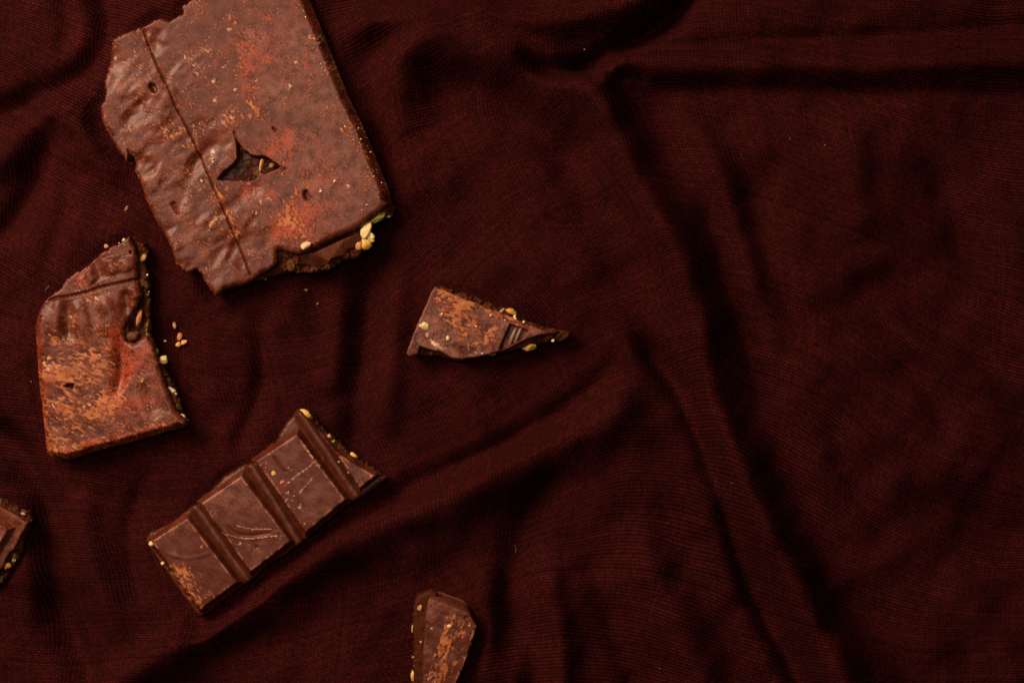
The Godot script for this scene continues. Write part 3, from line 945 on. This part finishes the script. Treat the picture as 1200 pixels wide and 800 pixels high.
func build_chunk() -> void:
	var top := 36.0
	var kk := (EYE - top * S) / EYE
	var at := origin(120, 420, top)
	var o := thing("chocolate_chunk", "four sided chocolate chunk dusted orange, below the largest slab at the left", "chocolate", at, "broken pieces of nut chocolate on the cloth")
	var crack := [56,352, 66,349, 80,347, 94,344, 105,341, 116,337, 128,334, 142,331, 162,327]
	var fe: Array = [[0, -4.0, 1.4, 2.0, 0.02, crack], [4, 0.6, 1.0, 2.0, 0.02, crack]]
	for rdg in [[[70,345, 66,375, 64,400], 4.0, 7.0], [[100,318, 112,330], 3.5, 8.0], [[88,350, 98,380, 92,400], 4.5, 10.0], [[118,345, 128,370, 124,396], 4.5, 10.0], [[128,300, 134,322], 4.0, 8.0], [[155,335, 160,352], 3.0, 7.0], [[146,300, 152,318], 3.0, 7.0], [[60,360, 50,390, 50,420], 2.0, 8.0]]:
		fe.append([0, rdg[1], rdg[2], 2.0, 0.3, rdg[0]])
	for rdg in [[[110,300, 116,330], -3.5, 6.0], [[77,350, 80,380, 78,402], -4.0, 6.0], [[145,338, 148,356, 143,372], -4.0, 6.0], [[137,390, 142,420, 140,446, 132,468], -7.0, 7.0], [[170,440, 178,470, 184,492], -3.0, 10.0]]:
		fe.append([0, rdg[1], rdg[2], 2.0, 0.3, rdg[0]])
	for b in [[64,395,8,0.9], [62,402,6,1.1], [58,436,10,1.1], [64,430,14,1.0], [80,440,14,1.1], [90,425,12,0.9], [100,400,12,0.8], [86,378,7,1.0], [112,384,8,0.7], [106,350,7,0.9], [118,352,7,0.9], [128,408,9,0.8], [110,420,14,0.9], [120,432,14,1.0], [100,445,16,0.9], [74,470,16,0.85], [66,476,10,0.8], [90,480,16,0.6], [120,470,16,0.8], [110,490,14,0.7], [128,480,12,0.9], [138,470,10,0.9], [60,520,12,0.6], [76,515,14,0.7], [56,500,8,0.5], [160,445,8,0.4], [90,500,12,0.6], [70,490,10,0.6], [134,310,5,0.9], [146,312,5,0.8], [130,318,5,0.7], [96,334,6,0.6], [82,400,10,0.8]]:
		fe.append([1, b[3], b[2], 2.0, 0.0, [b[0], b[1]]])
	for b in [[[110,522, 150,512, 188,500, 214,494], 8.0, 0.75], [[56,530, 80,530, 112,520], 7.0, 0.85], [[47,440, 50,480, 54,520], 6.0, 0.7], [[105,488, 120,478, 140,472], 4.0, 1.0], [[58,444, 66,444, 80,440], 5.0, 1.0]]:
		fe.append([1, b[2], b[1], 2.0, 0.0, b[0]])
	for b in [[[136,392, 142,420, 140,446, 132,466], 9.0, 1.5], [[110,524, 150,514, 190,502], 8.0, 1.0], [[56,528, 84,532, 112,524], 8.0, 1.0], [[42,400, 46,450, 50,500], 5.0, 1.0], [[176,396, 168,410, 150,424], 7.0, 0.8], [[150,440, 160,430, 176,425], 8.0, 0.7], [[92,330, 94,324], 6.0, 0.8], [[128,474, 150,476, 170,470], 12.0, 0.6]]:
		fe.append([2, b[2], b[1], 2.0, 0.0, b[0]])
	for b in [[96,338,10,0.6], [108,375,20,0.75], [120,330,14,0.5], [140,320,14,0.5], [172,450,18,0.85], [168,478,18,0.8], [186,486,12,0.7], [165,415,12,0.6], [70,510,10,0.6], [130,490,12,0.8], [174,400,8,0.7], [85,400,14,0.6], [72,370,7,0.7], [60,500,8,0.6], [110,455,20,0.6]]:
		fe.append([3, b[3], b[2], 2.0, 0.0, [b[0], b[1]]])
	for b in [[56,420,3,1.3], [51,425,2.5,1.3], [55,432,2.5,1.2], [73,397,3,1.0], [62,474,4,0.8], [98,478,5,0.8], [105,474,4,0.8], [166,446,4,0.9], [112,350,5,0.8], [84,373,4,0.8], [70,330,4,0.7], [124,530,6,0.5], [160,516,8,0.5], [190,505,7,0.5], [142,512,6,0.5], [80,528,8,0.5], [88,535,6,0.5], [50,500,5,0.6], [175,478,4,0.7], [90,340,4,0.7]]:
		fe.append([5, b[3], b[2], 2.0, 0.0, [b[0], b[1]]])
	var hole := [74,453,0.3, 79,450,0.3, 86,449.5,0.3, 84.5,456,0.3, 82,454,0.3]
	var dot := [151,294,0, 154,294,0, 154,297,0, 151,297,0]
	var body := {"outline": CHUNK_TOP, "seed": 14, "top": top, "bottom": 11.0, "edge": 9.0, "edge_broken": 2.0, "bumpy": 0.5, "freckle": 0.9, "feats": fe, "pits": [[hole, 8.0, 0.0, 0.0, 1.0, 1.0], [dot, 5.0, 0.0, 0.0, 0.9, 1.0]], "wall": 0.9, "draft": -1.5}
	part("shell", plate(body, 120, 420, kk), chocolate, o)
	var core := {"outline": CHUNK_CORE, "seed": 19, "top": 24.0, "bottom": 2.0, "edge": 3.0, "edge_broken": 5.0, "bumpy": 1.0, "grit": 1.8, "grain": 0.07, "wall": 1.2, "dark": Color(0.024, 0.007, 0.0035), "milk": Color(0.052, 0.016, 0.007), "pits": [[[157,364,0.2, 166,352,0.2, 170,372,0.2, 166,392,0.2, 156,400,0.2, 148,396,0.2, 148,384,0.2], 5.0, 0.0, -0.1, 0.7, 3.0]]}
	part("nut_filling", plate(core, 120, 420, kk), filling_look, o)
	nut(o, "almond_piece", 191.5, 421.5, 22, Vector3(13, 9, 10), -0.1, CREAM, 5, "pale yellow nut sticking out of the broken edge")
	nut(o, "almond_piece", 201, 457, 22, Vector3(16, 6, 6), 0.75, WHITE, 16)
	nut(o, "pistachio_piece", 183, 411, 20, Vector3(7, 6, 9), 0.3, LEAF, 17)
	nut(o, "pistachio_piece", 172.5, 386, 22, Vector3(5, 8, 24), 0.1, LEAF, 18, "green pistachio piece in the broken edge")
	nut(o, "almond_piece", 214, 488, 24, Vector3(8, 5, 6), 0.7, CREAM, 20)
	nut(o, "almond_piece", 124, 288.5, 30, Vector3(6, 5, 5), 0.4, PINK, 22)
	nut(o, "almond_piece", 145, 281.5, 32, Vector3(5, 5, 5), 0.1, CREAM, 23)
	nut(o, "caramel_piece", 163, 372, 26, Vector3(7, 6, 22), 0.25, Color(0.26, 0.075, 0.018), 24)
	nut(o, "caramel_piece", 168, 302, 26, Vector3(7, 6, 12), 0.4, Color(0.22, 0.08, 0.02), 25)
	part("chocolate_lump", nugget(Vector3(17, 9, 13), Color(0.10, 0.04, 0.025), Color(0.06, 0.02, 0.01), 26, 8), filling_look, o, w(155, 393, 26) - at)
	var gr: Array = []
	for q in [[173,345,24], [174,342,22], [172,322,24], [205,462,20], [211,480,20], [139,285,32], [56,421,37], [51,426,36], [166,447,37]]:
		gr.append([q[0], q[1], q[2], 2.4])
	grains(o, gr, 18)

func build_bar() -> void:
	var top := 30.0
	var kk := (EYE - top * S) / EYE
	var at := origin(310, 600, top)
	var o := thing("chocolate_bar", "broken strip of moulded chocolate squares with deep grooves, lying diagonally", "chocolate", at, "broken pieces of nut chocolate on the cloth")
	var floor_h := 17.0
	var fe: Array = []
	for g in [[225,590, 292,685], [290,541, 352,640], [352,486, 421,588]]:   # the grooves between squares are shallow gutters with a round back
		var q := [g[0], g[1], (g[0] + g[2]) * 0.5, (g[1] + g[3]) * 0.5, g[2], g[3]]
		fe.append([0, 7.0, 6.0, 3.0, 0.0, q])
		fe.append([3, 0.12, 5.0, 2.0, 0.0, q])
	for b in [[190,650,8,0.6], [262,562,8,0.4], [190,620,8,0.5], [336,500,8,0.4]]:
		fe.append([3, b[3], b[2], 2.0, 0.0, [b[0], b[1]]])
	var base := {"outline": BAR_BASE, "seed": 31, "top": floor_h, "bottom": 2.0, "edge": 3.0, "edge_broken": 5.0, "bumpy": 0.35, "feats": fe, "wall": 0.7, "draft": 0.6, "dark": Color(0.044, 0.0112, 0.0060), "milk": Color(0.062, 0.0170, 0.0095)}
	part("base_layer", plate(base, 310, 600, kk), chocolate, o)
	var core := {"outline": BAR_CORE, "seed": 37, "top": 15.0, "bottom": 2.0, "edge": 2.0, "edge_broken": 4.0, "bumpy": 0.8, "grit": 2.5, "grain": 0.07, "wall": 1.3, "dark": Color(0.026, 0.008, 0.005), "milk": Color(0.06, 0.02, 0.010)}
	part("nut_filling", plate(core, 310, 600, kk), filling_look, o)
	# outlines of the squares at their feet
	var squares := [
		[171,631,0.3, 221,600,0.1, 285,683,0.1, 236,720,0.3, 231,718,0.4, 211,692,0.3, 190,661,0.3, 174,640,0.3],
		[228,588,0.15, 284,550,0.15, 348,635,0.15, 292,678,0.15],
		[292,539,0.15, 349,501,0.15, 412,586,0.15, 357,632,0.15],
		[366,498,0.3, 397,527.5,0.3, 425,545,0.3, 447,557,0.3, 421,577,0.1],
	]
	var marks: Array = [
		[[1, 1.0, 10.0, 2.0, 0.0, [203,672, 212,686]], [1, 1.0, 9.0, 2.0, 0.0, [214,668, 228,692]], [1, 0.9, 8.0, 2.0, 0.0, [222,700, 234,708]], [1, 0.7, 4.0, 2.0, 0.0, [178,650, 196,676, 220,712]], [1, 0.8, 5.0, 2.0, 0.0, [242,698, 248,693]], [2, 0.6, 5.0, 2.0, 0.0, [224,702]], [3, 0.5, 10.0, 2.0, 0.0, [205,628, 220,612]], [3, 1.0, 2.5, 2.0, 0.0, [204,647]], [5, 1.3, 1.6, 2.0, 0.0, [235,641]], [0, 0.35, 2.0, 2.0, 0.2, [190,646, 215,654, 240,650, 252,642]]],
		[[0, -1.6, 2.5, 2.0, 0.2, [262,614, 276,626, 296,628, 322,624]], [0, 0.8, 2.2, 2.0, 0.2, [258,620, 276,628, 300,630, 330,622]], [5, 1.02, 0.9, 2.0, 0.05, [258,624, 272,628, 290,631, 310,629, 326,627]], [5, 1.02, 0.9, 2.0, 0.05, [276,615, 290,619, 306,620, 320,620]], [5, 0.8, 2.2, 2.0, 0.0, [277,638, 281,636]], [3, 0.8, 16.0, 2.0, 0.0, [252,596, 264,588]], [3, 0.55, 14.0, 2.0, 0.0, [282,572, 296,590]], [3, 0.5, 14.0, 2.0, 0.0, [300,645]], [0, -1.2, 2.0, 2.0, 0.0, [300,641]], [4, 0.4, 1.5, 2.0, 0.0, [300,641]], [5, 0.8, 2.5, 2.0, 0.0, [323,628]]],
		[[5, 1.02, 0.9, 2.0, 0.05, [333,569, 344,560, 360,548, 372,538]], [5, 1.02, 0.9, 2.0, 0.05, [350,578, 357,570, 367,559]], [5, 0.62, 4.0, 2.0, 0.0, [338,576, 342,580]], [5, 0.6, 4.0, 2.0, 0.0, [336,586]], [5, 0.8, 2.2, 2.0, 0.0, [346,592, 353,595]], [5, 0.75, 3.5, 2.0, 0.0, [306,545]], [5, 0.8, 3.0, 2.0, 0.0, [372,545]], [5, 0.8, 2.0, 2.0, 0.0, [338,548]], [5, 1.0, 1.1, 2.0, 0.0, [366,537, 358,524, 352,516]], [5, 0.6, 2.4, 2.0, 0.0, [355,615]], [0, -1.0, 1.3, 2.0, 0.1, [320,534, 328,546, 336,554]], [3, 0.5, 18.0, 2.0, 0.0, [370,590]], [3, 0.4, 12.0, 2.0, 0.0, [340,530]]],
		[[3, 0.5, 12.0, 2.0, 0.0, [410,550, 425,560]], [5, 0.8, 2.2, 2.0, 0.0, [436,557]]],
	]
	for i in 4:
		var sq := {"outline": squares[i], "seed": 41 + i, "top": top, "bottom": floor_h - 1.5, "edge": 0.8, "edge_broken": 0.8, "bumpy": 0.16, "dust_angle": 0.9, "bevel": 6.5, "bevel_drop": 11.5, "feats": marks[i], "wall": 0.3, "wear_highlight": 0.75, "dark": Color(0.052, 0.0108, 0.0054), "milk": Color(0.078, 0.0180, 0.0096)}
		if i == 3:
			sq.bevel = 4.5
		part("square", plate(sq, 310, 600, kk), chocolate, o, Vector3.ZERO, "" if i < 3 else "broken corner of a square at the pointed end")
	nut(o, "almond_piece", 177, 637, 27, Vector3(7, 6, 7), 0.2, CREAM, 3)
	nut(o, "almond_piece", 190, 660, 28, Vector3(5, 4, 5), 0.5, CREAM, 6)
	nut(o, "almond_piece", 320.5, 554.5, 30.3, Vector3(6, 3.4, 6), 0.9, YELLOW, 7)
	nut(o, "berry_piece", 331, 565, 30.2, Vector3(7, 3, 5), -0.6, Color(0.48, 0.09, 0.05), 8, "red berry flake on a square")
	nut(o, "almond_piece", 357, 484, 17, Vector3(17, 8, 9), 0.55, YELLOW, 9, "yellow nut at the broken end")
	nut(o, "almond_piece", 363, 490, 15, Vector3(7, 6, 8), 0.3, YELLOW, 10)
	nut(o, "almond_piece", 386, 511, 16, Vector3(6, 5, 5), 0.3, PINK, 11)
	nut(o, "pistachio_piece", 390, 517, 14, Vector3(6, 5, 6), 0.3, LEAF, 13)
	nut(o, "almond_piece", 414, 533, 15, Vector3(11, 6, 5), 0.6, YELLOW, 14)
	var gr: Array = []
	for q in [[398,535,29], [397,541,27], [409,553,26], [372,545,30], [338,548,30], [366,497,18], [434,557,27]]:
		gr.append([q[0], q[1], q[2], 2.6, PINK])
	grains(o, gr, 28)

func build_shard() -> void:
	var top := 28.0
	var kk := (EYE - top * S) / EYE
	var at := origin(560, 385, top)
	var o := thing("chocolate_shard", "small pointed chocolate shard alone near the middle of the cloth", "chocolate", at, "broken pieces of nut chocolate on the cloth")
	var fe: Array = []
	for b in [[530,350,9,1.0], [540,356,9,1.1], [548,357,7,1.0], [516,344,7,0.8], [522,362,10,0.8], [535,366,11,0.85], [528,374,10,0.85], [545,375,10,0.8], [560,374,8,0.8], [540,384,9,0.75], [556,386,9,0.7], [570,398,8,1.0], [560,400,8,0.9], [575,392,8,0.8], [512,374,6,0.8], [543,394,6,0.8], [580,388,7,0.7], [512,352,6,0.8], [600,376,6,1.2], [584,368,6,0.9], [574,366,6,0.9]]:
		fe.append([1, b[3], b[2], 2.0, 0.0, [b[0], b[1]]])
	fe.append([1, 0.9, 3.5, 2.0, 0.0, [514,340, 530,346, 552,355, 582,368, 606,377, 630,387]])
	for b in [[500,395,18,0.9], [530,405,22,0.9], [560,411,14,0.8], [552,362,10,0.7], [575,378,14,0.7], [590,385,10,0.8], [515,395,20,0.7], [555,385,14,0.5], [628,388,8,1.0], [500,375,12,0.8]]:
		fe.append([3, b[3], b[2], 2.0, 0.0, [b[0], b[1]]])  # grey sheen on the shard's face, painted into the colour
	for b in [[508,402,3,1.0], [512,404,3,1.0], [515,407,3,0.9], [520,409,3,0.9], [550,406,3,0.8], [518,368,2.5,1.0], [506,400,3,0.9]]:
		fe.append([5, b[3], b[2], 2.0, 0.0, [b[0], b[1]]])
	fe.append([0, -1.2, 3.0, 2.0, 0.2, [530,404, 545,410, 560,412]])
	fe.append([4, 0.35, 3.0, 2.0, 0.2, [528,402, 540,408, 550,414]])
	var chip := [598,379,0.1, 619,387.5,0.1, 612,397,0.1, 588,410,0.1, 585,409,0.1]
	var body := {"outline": SHARD_TOP, "seed": 53, "top": top, "bottom": 10.0, "edge": 2.0, "edge_broken": 2.0, "bumpy": 0.5, "step": 0.8, "feats": fe, "pits": [[chip, 5.0, 0.0, 0.0, 0.75, 1.0]], "wall": 0.8, "tilt": Vector2(-0.03, 0.05), "wall_color": Color(0.035, 0.010, 0.006)}
	part("shell", plate(body, 560, 385, kk), chocolate, o)
	var core := {"outline": SHARD_CORE, "seed": 57, "top": 17.0, "bottom": 2.0, "edge": 2.0, "edge_broken": 5.0, "bumpy": 0.8, "grit": 1.6, "step": 0.8, "wall": 1.2, "dark": Color(0.034, 0.010, 0.005), "milk": Color(0.060, 0.020, 0.009), "wall_color": Color(0.035, 0.010, 0.006)}
	part("nut_filling", plate(core, 560, 385, kk), filling_look, o)
	for q in [[601,394,6.0], [607.5,392,5.0]]:     # added pale ribs: highlight stripes painted onto the glossy chip
		var glint_rib := nugget(Vector3(q[2], 5, 25), Color(0.13, 0.06, 0.042), Color(0.09, 0.04, 0.03), 4, 0)
		var m := part("highlight_rib", glint_rib, chocolate, o, w(q[0], q[1], 22.5) - at)
		m.rotation.y = -0.42
	nut(o, "almond_piece", 598.5, 365, 24, Vector3(16, 8, 8), 0.35, OCHRE, 63, "amber nut on the upper edge")
	nut(o, "almond_piece", 620, 406.5, 14, Vector3(24, 8, 9), -0.18, YELLOW, 64, "yellow nut at the lower edge")
	nut(o, "almond_piece", 497, 382, 29, Vector3(12, 5, 10), 0.1, CREAM, 65)
	nut(o, "almond_piece", 490, 384, 28, Vector3(5, 4, 5), 0.1, PINK, 66)
	nut(o, "almond_piece", 501, 392, 29, Vector3(5, 3, 7), 0.1, PINK, 67)
	nut(o, "almond_piece", 486, 396, 27, Vector3(6, 4, 10), 0.3, OCHRE, 68)
	nut(o, "almond_piece", 525, 396, 29.5, Vector3(5, 3, 6), 0.3, CREAM, 69)
	nut(o, "almond_piece", 589, 363.5, 25, Vector3(9, 4, 4), -0.6, PINK, 70)
	nut(o, "almond_piece", 576, 415, 16, Vector3(10, 4, 4), -0.2, Color(0.35, 0.25, 0.03), 72)
	var gr: Array = []
	for q in [[558,382,30], [575,369.5,29], [592,375,28], [518,368,29], [603,371,27], [614,377,27], [604,373,27], [508,402,30], [510,404,30], [565,414,29], [648,399,18]]:
		gr.append([q[0], q[1], q[2], 2.8, WHITE])
	grains(o, gr, 38)

func build_wedge() -> void:
	var top := 30.0
	var kk := (EYE - top * S) / EYE
	var at := origin(520, 765, top)
	var o := thing("chocolate_wedge", "narrow chocolate wedge cut off by the lower edge of the photo", "chocolate", at, "broken pieces of nut chocolate on the cloth")
	var fe: Array = []
	for b in [[[530,724, 522,742, 516,758], 5.0, 1.25], [[542,732, 536,742], 5.0, 1.1], [[556,741, 548,744], 4.0, 1.2], [[527,750, 522,766, 520,778], 7.0, 1.3], [[516,762, 514,766], 4.0, 1.0], [[508,780, 504,796], 4.0, 1.0], [[520,784, 514,800, 508,816], 7.0, 1.3], [[556,742, 546,772, 534,800, 524,826], 2.4, 1.2], [[534,776, 533,780], 2.5, 1.0], [[540,762, 542,760], 2.0, 0.9], [[544,738, 540,746], 3.5, 0.9]]:
		fe.append([1, b[2], b[1], 2.0, 0.0, b[0]])
	for b in [[505,715,12,1.0], [510,705,10,0.8], [530,716,12,0.5], [500,760,8,0.5], [546,722,5,1.0]]:
		fe.append([3, b[3], b[2], 2.0, 0.0, [b[0], b[1]]])
	fe.append([5, 1.2, 2.2, 2.0, 0.0, [525,733, 529,733]])
	fe.append([5, 1.2, 1.5, 2.0, 0.0, [506,736]])
	fe.append([5, 0.8, 3.0, 2.0, 0.0, [503,796, 506,790]])
	fe.append([0, -1.6, 2.0, 2.0, 0.0, [546,723, 549,728]])
	fe.append([4, 0.45, 2.0, 2.0, 0.0, [547,724, 549,728]])
	# the upper end slopes away: a moulded side with its draft
	var body := {"outline": WEDGE_TOP, "seed": 61, "top": top, "bottom": 8.0, "edge": 2.0, "edge_broken": 1.6, "bumpy": 0.35, "step": 0.8, "feats": fe, "wall": 0.6, "wear_highlight": 0.0, "tilt": Vector2(0.02, 0.0), "dust_angle": 1.95, "cuts": [[522, 708, 0.34, -0.94, 3.2], [549, 719, 0.80, -0.60, 2.0]], "dark": Color(0.050, 0.0108, 0.0054), "milk": Color(0.072, 0.0170, 0.0090)}
	part("shell", plate(body, 520, 765, kk), chocolate, o)
	var core := {"outline": WEDGE_CORE, "seed": 67, "top": 20.0, "bottom": 2.0, "edge": 3.0, "edge_broken": 5.0, "bumpy": 0.4, "grit": 0.35, "grain": 0.0, "step": 0.8, "wall": 1.2, "dark": Color(0.032, 0.009, 0.0045), "milk": Color(0.052, 0.015, 0.007), "wall_color": Color(0.05, 0.016, 0.007)}
	part("nut_filling", plate(core, 520, 765, kk), filling_look, o)
	nut(o, "almond_piece", 484, 792, 15, Vector3(6, 6, 15), -0.15, YELLOW, 81, "yellow nut at the left side")
	nut(o, "almond_piece", 484.5, 736, 15, Vector3(6, 5, 11), 0.3, Color(0.35, 0.27, 0.03), 82)
	nut(o, "almond_piece", 492, 712.5, 21, Vector3(6, 4, 8), 0.2, Color(0.40, 0.20, 0.09), 83)
	nut(o, "almond_piece", 526.5, 733.5, 30.5, Vector3(6, 3, 4), 0.1, CREAM, 84)
	grains(o, [[493,752,21,2.6], [484,770,16,2.6], [486,780,16,2.6], [550,733,31,3.0], [506,736,30,2.0]], 48)

func build_corner() -> void:
	var top := 30.0
	var kk := (EYE - top * S) / EYE
	var at := origin(-10, 625, top)
	var o := thing("chocolate_corner", "moulded corner of a chocolate bar cut off by the left edge of the photo", "chocolate", at, "broken pieces of nut chocolate on the cloth")
	var fe: Array = [[0, 2.2, 5.0, 2.0, 0.0, [-30,580, 0,597, 28,614]], [3, 0.6, 6.0, 2.0, 0.0, [0,600, 26,614]], [3, 0.5, 8.0, 2.0, 0.0, [26,616, 10,644]]]
	var base := {"outline": CORNER_TOP, "seed": 71, "top": 20.0, "bottom": 9.0, "edge": 2.5, "edge_broken": 2.0, "bumpy": 0.4, "feats": fe, "wall": 0.6}
	part("base_layer", plate(base, -10, 625, kk), chocolate, o)
	var sq := {"outline": [-46,583,0.1, -2,607,0.1, 17,618,0.1, 0,646,0.2, -12,668,0.2, -56,645,0.1], "seed": 73, "top": top, "bottom": 18.0, "edge": 0.8, "edge_broken": 0.8, "bumpy": 0.4, "bevel": 7.0, "bevel_drop": 9.5, "wall": 0.3, "wear_highlight": 0.9, "feats": [[3, 0.8, 20.0, 2.0, 0.0, [0,628]]]}
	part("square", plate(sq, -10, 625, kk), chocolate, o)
	var core := {"outline": CORNER_CORE, "seed": 79, "top": 12.0, "bottom": 2.0, "edge": 2.0, "edge_broken": 4.0, "bumpy": 1.0, "grit": 1.7, "grain": 0.07, "wall": 1.3, "dark": Color(0.020, 0.006, 0.003), "milk": Color(0.045, 0.013, 0.006)}
	part("nut_filling", plate(core, -10, 625, kk), filling_look, o)
	nut(o, "almond_piece", 27, 602, 13, Vector3(7, 4, 4), 0.3, PINK, 91)
	nut(o, "almond_piece", 8, 663, 13, Vector3(9, 6, 9), 0.3, OCHRE, 93)
	nut(o, "pistachio_piece", 16, 656, 12, Vector3(5, 5, 8), 0.4, Color(0.16, 0.13, 0.04), 94)

func crumb(called: String, label: String, px: float, py: float, size: Vector3, turn: float, tint: Color, sd: int) -> void:
	var h := cloth_at(px, py) + size.y * 0.3
	var m := part(called, nugget(size, tint, tint.lerp(OCHRE, 0.4), sd), nut_look, self, w(px, py, h))
	m.rotation.y = -turn
	m.set_meta("label", label)
	m.set_meta("category", "crumb")
	m.set_meta("group", "crumbs scattered on the cloth")

func build_crumbs() -> void:
	crumb("nut_crumb", "tiny pink nut crumb above the amber crumb beside the orange dusted chunk", 204, 381, Vector3(5, 4, 9), -0.1, PINK, 101)
	# the amber crumb is three splinters stuck together
	var h := cloth_at(211, 398) + 3.0
	var o := thing("nut_cluster", "amber nut cluster on the cloth right of the orange dusted chunk", "crumb", w(211, 398, h), "crumbs scattered on the cloth")
	nut(o, "caramel_piece", 210.5, 394, h, Vector3(8, 6, 10), 0.2, Color(0.38, 0.11, 0.03), 111)
	nut(o, "almond_piece", 215, 401, h, Vector3(9, 6, 6), -0.3, Color(0.55, 0.26, 0.06), 112)
	nut(o, "almond_piece", 209, 404, h, Vector3(7, 5, 7), 0.6, Color(0.55, 0.28, 0.07), 113)
	crumb("chocolate_crumb", "tiny reddish chocolate crumb on the cloth left of the largest slab", 148, 244, Vector3(4, 4, 10), 0.6, Color(0.15, 0.045, 0.025), 102)
	crumb("chocolate_crumb", "tiny dark chocolate crumb on the cloth below the largest slab", 359, 340, Vector3(5, 3, 4), 0.3, Color(0.09, 0.03, 0.02), 103)
	crumb("chocolate_crumb", "tiny dark chocolate crumb under the right half of the slab", 372, 356, Vector3(3, 3, 5), 0.9, Color(0.09, 0.03, 0.02), 104)
	crumb("nut_crumb", "white nut speck between the pink crumb and the orange dusted chunk", 193, 399.5, Vector3(4, 2, 2.4), 0.2, WHITE, 105)
	# specks of dust and loose fibres on the linen
	var rng := RandomNumberGenerator.new()
	rng.seed = 64
	var st := SurfaceTool.new()
	st.begin(Mesh.PRIMITIVE_TRIANGLES)
	var spots := [[697,201], [685,58], [926,162], [967,170], [858,566], [773,783], [36,447]]
	for s in spots:
		var g := nugget(Vector3(1.6, 1.0, 1.2) * rng.randf_range(0.6, 1.2), Color(0.26, 0.17, 0.14), PINK, rng.randi() % 900, 5)
		st.append_from(g, 0, Transform3D(Basis.IDENTITY, w(s[0], s[1], cloth_at(s[0], s[1]) + 0.8)))
	var mt := StandardMaterial3D.new()
	mt.vertex_color_use_as_albedo = true
	mt.roughness = 0.9
	var specks := part("lint_specks", st.commit(), mt, self)
	specks.set_meta("label", "pale specks of lint scattered over the dark red cloth")
	specks.set_meta("category", "lint")
	specks.set_meta("kind", "stuff")
	var fb := SurfaceTool.new()
	fb.begin(Mesh.PRIMITIVE_TRIANGLES)
	for f in [[603,638, 605,643, 604,647], [52,341, 55,337, 57,335]]:
		var q := curve(f, 2.0)
		for i in q.size() - 1:
			var a := w(q[i].x, q[i].y, cloth_at(q[i].x, q[i].y) + 1.4)
			var b := w(q[i + 1].x, q[i + 1].y, cloth_at(q[i + 1].x, q[i + 1].y) + 1.4)
			var along := (b - a).normalized()
			var sx := along.cross(Vector3.UP).normalized() * 0.00008
			var up := Vector3.UP * 0.00008
			var ring := [sx, up, -sx, -up]
			for k in 4:
				var e: Vector3 = ring[k]
				var g: Vector3 = ring[(k + 1) % 4]
				for v in [a + e, b + e, a + g, a + g, b + e, b + g]:
					fb.set_color(Color(0.13, 0.06, 0.05))
					fb.add_vertex(v)
	fb.generate_normals()
	var fibres := part("loose_fibres", fb.commit(), mt, self)
	fibres.set_meta("label", "few short pale loose fibres lying on the dark red cloth")
	fibres.set_meta("category", "lint")
	fibres.set_meta("kind", "stuff")
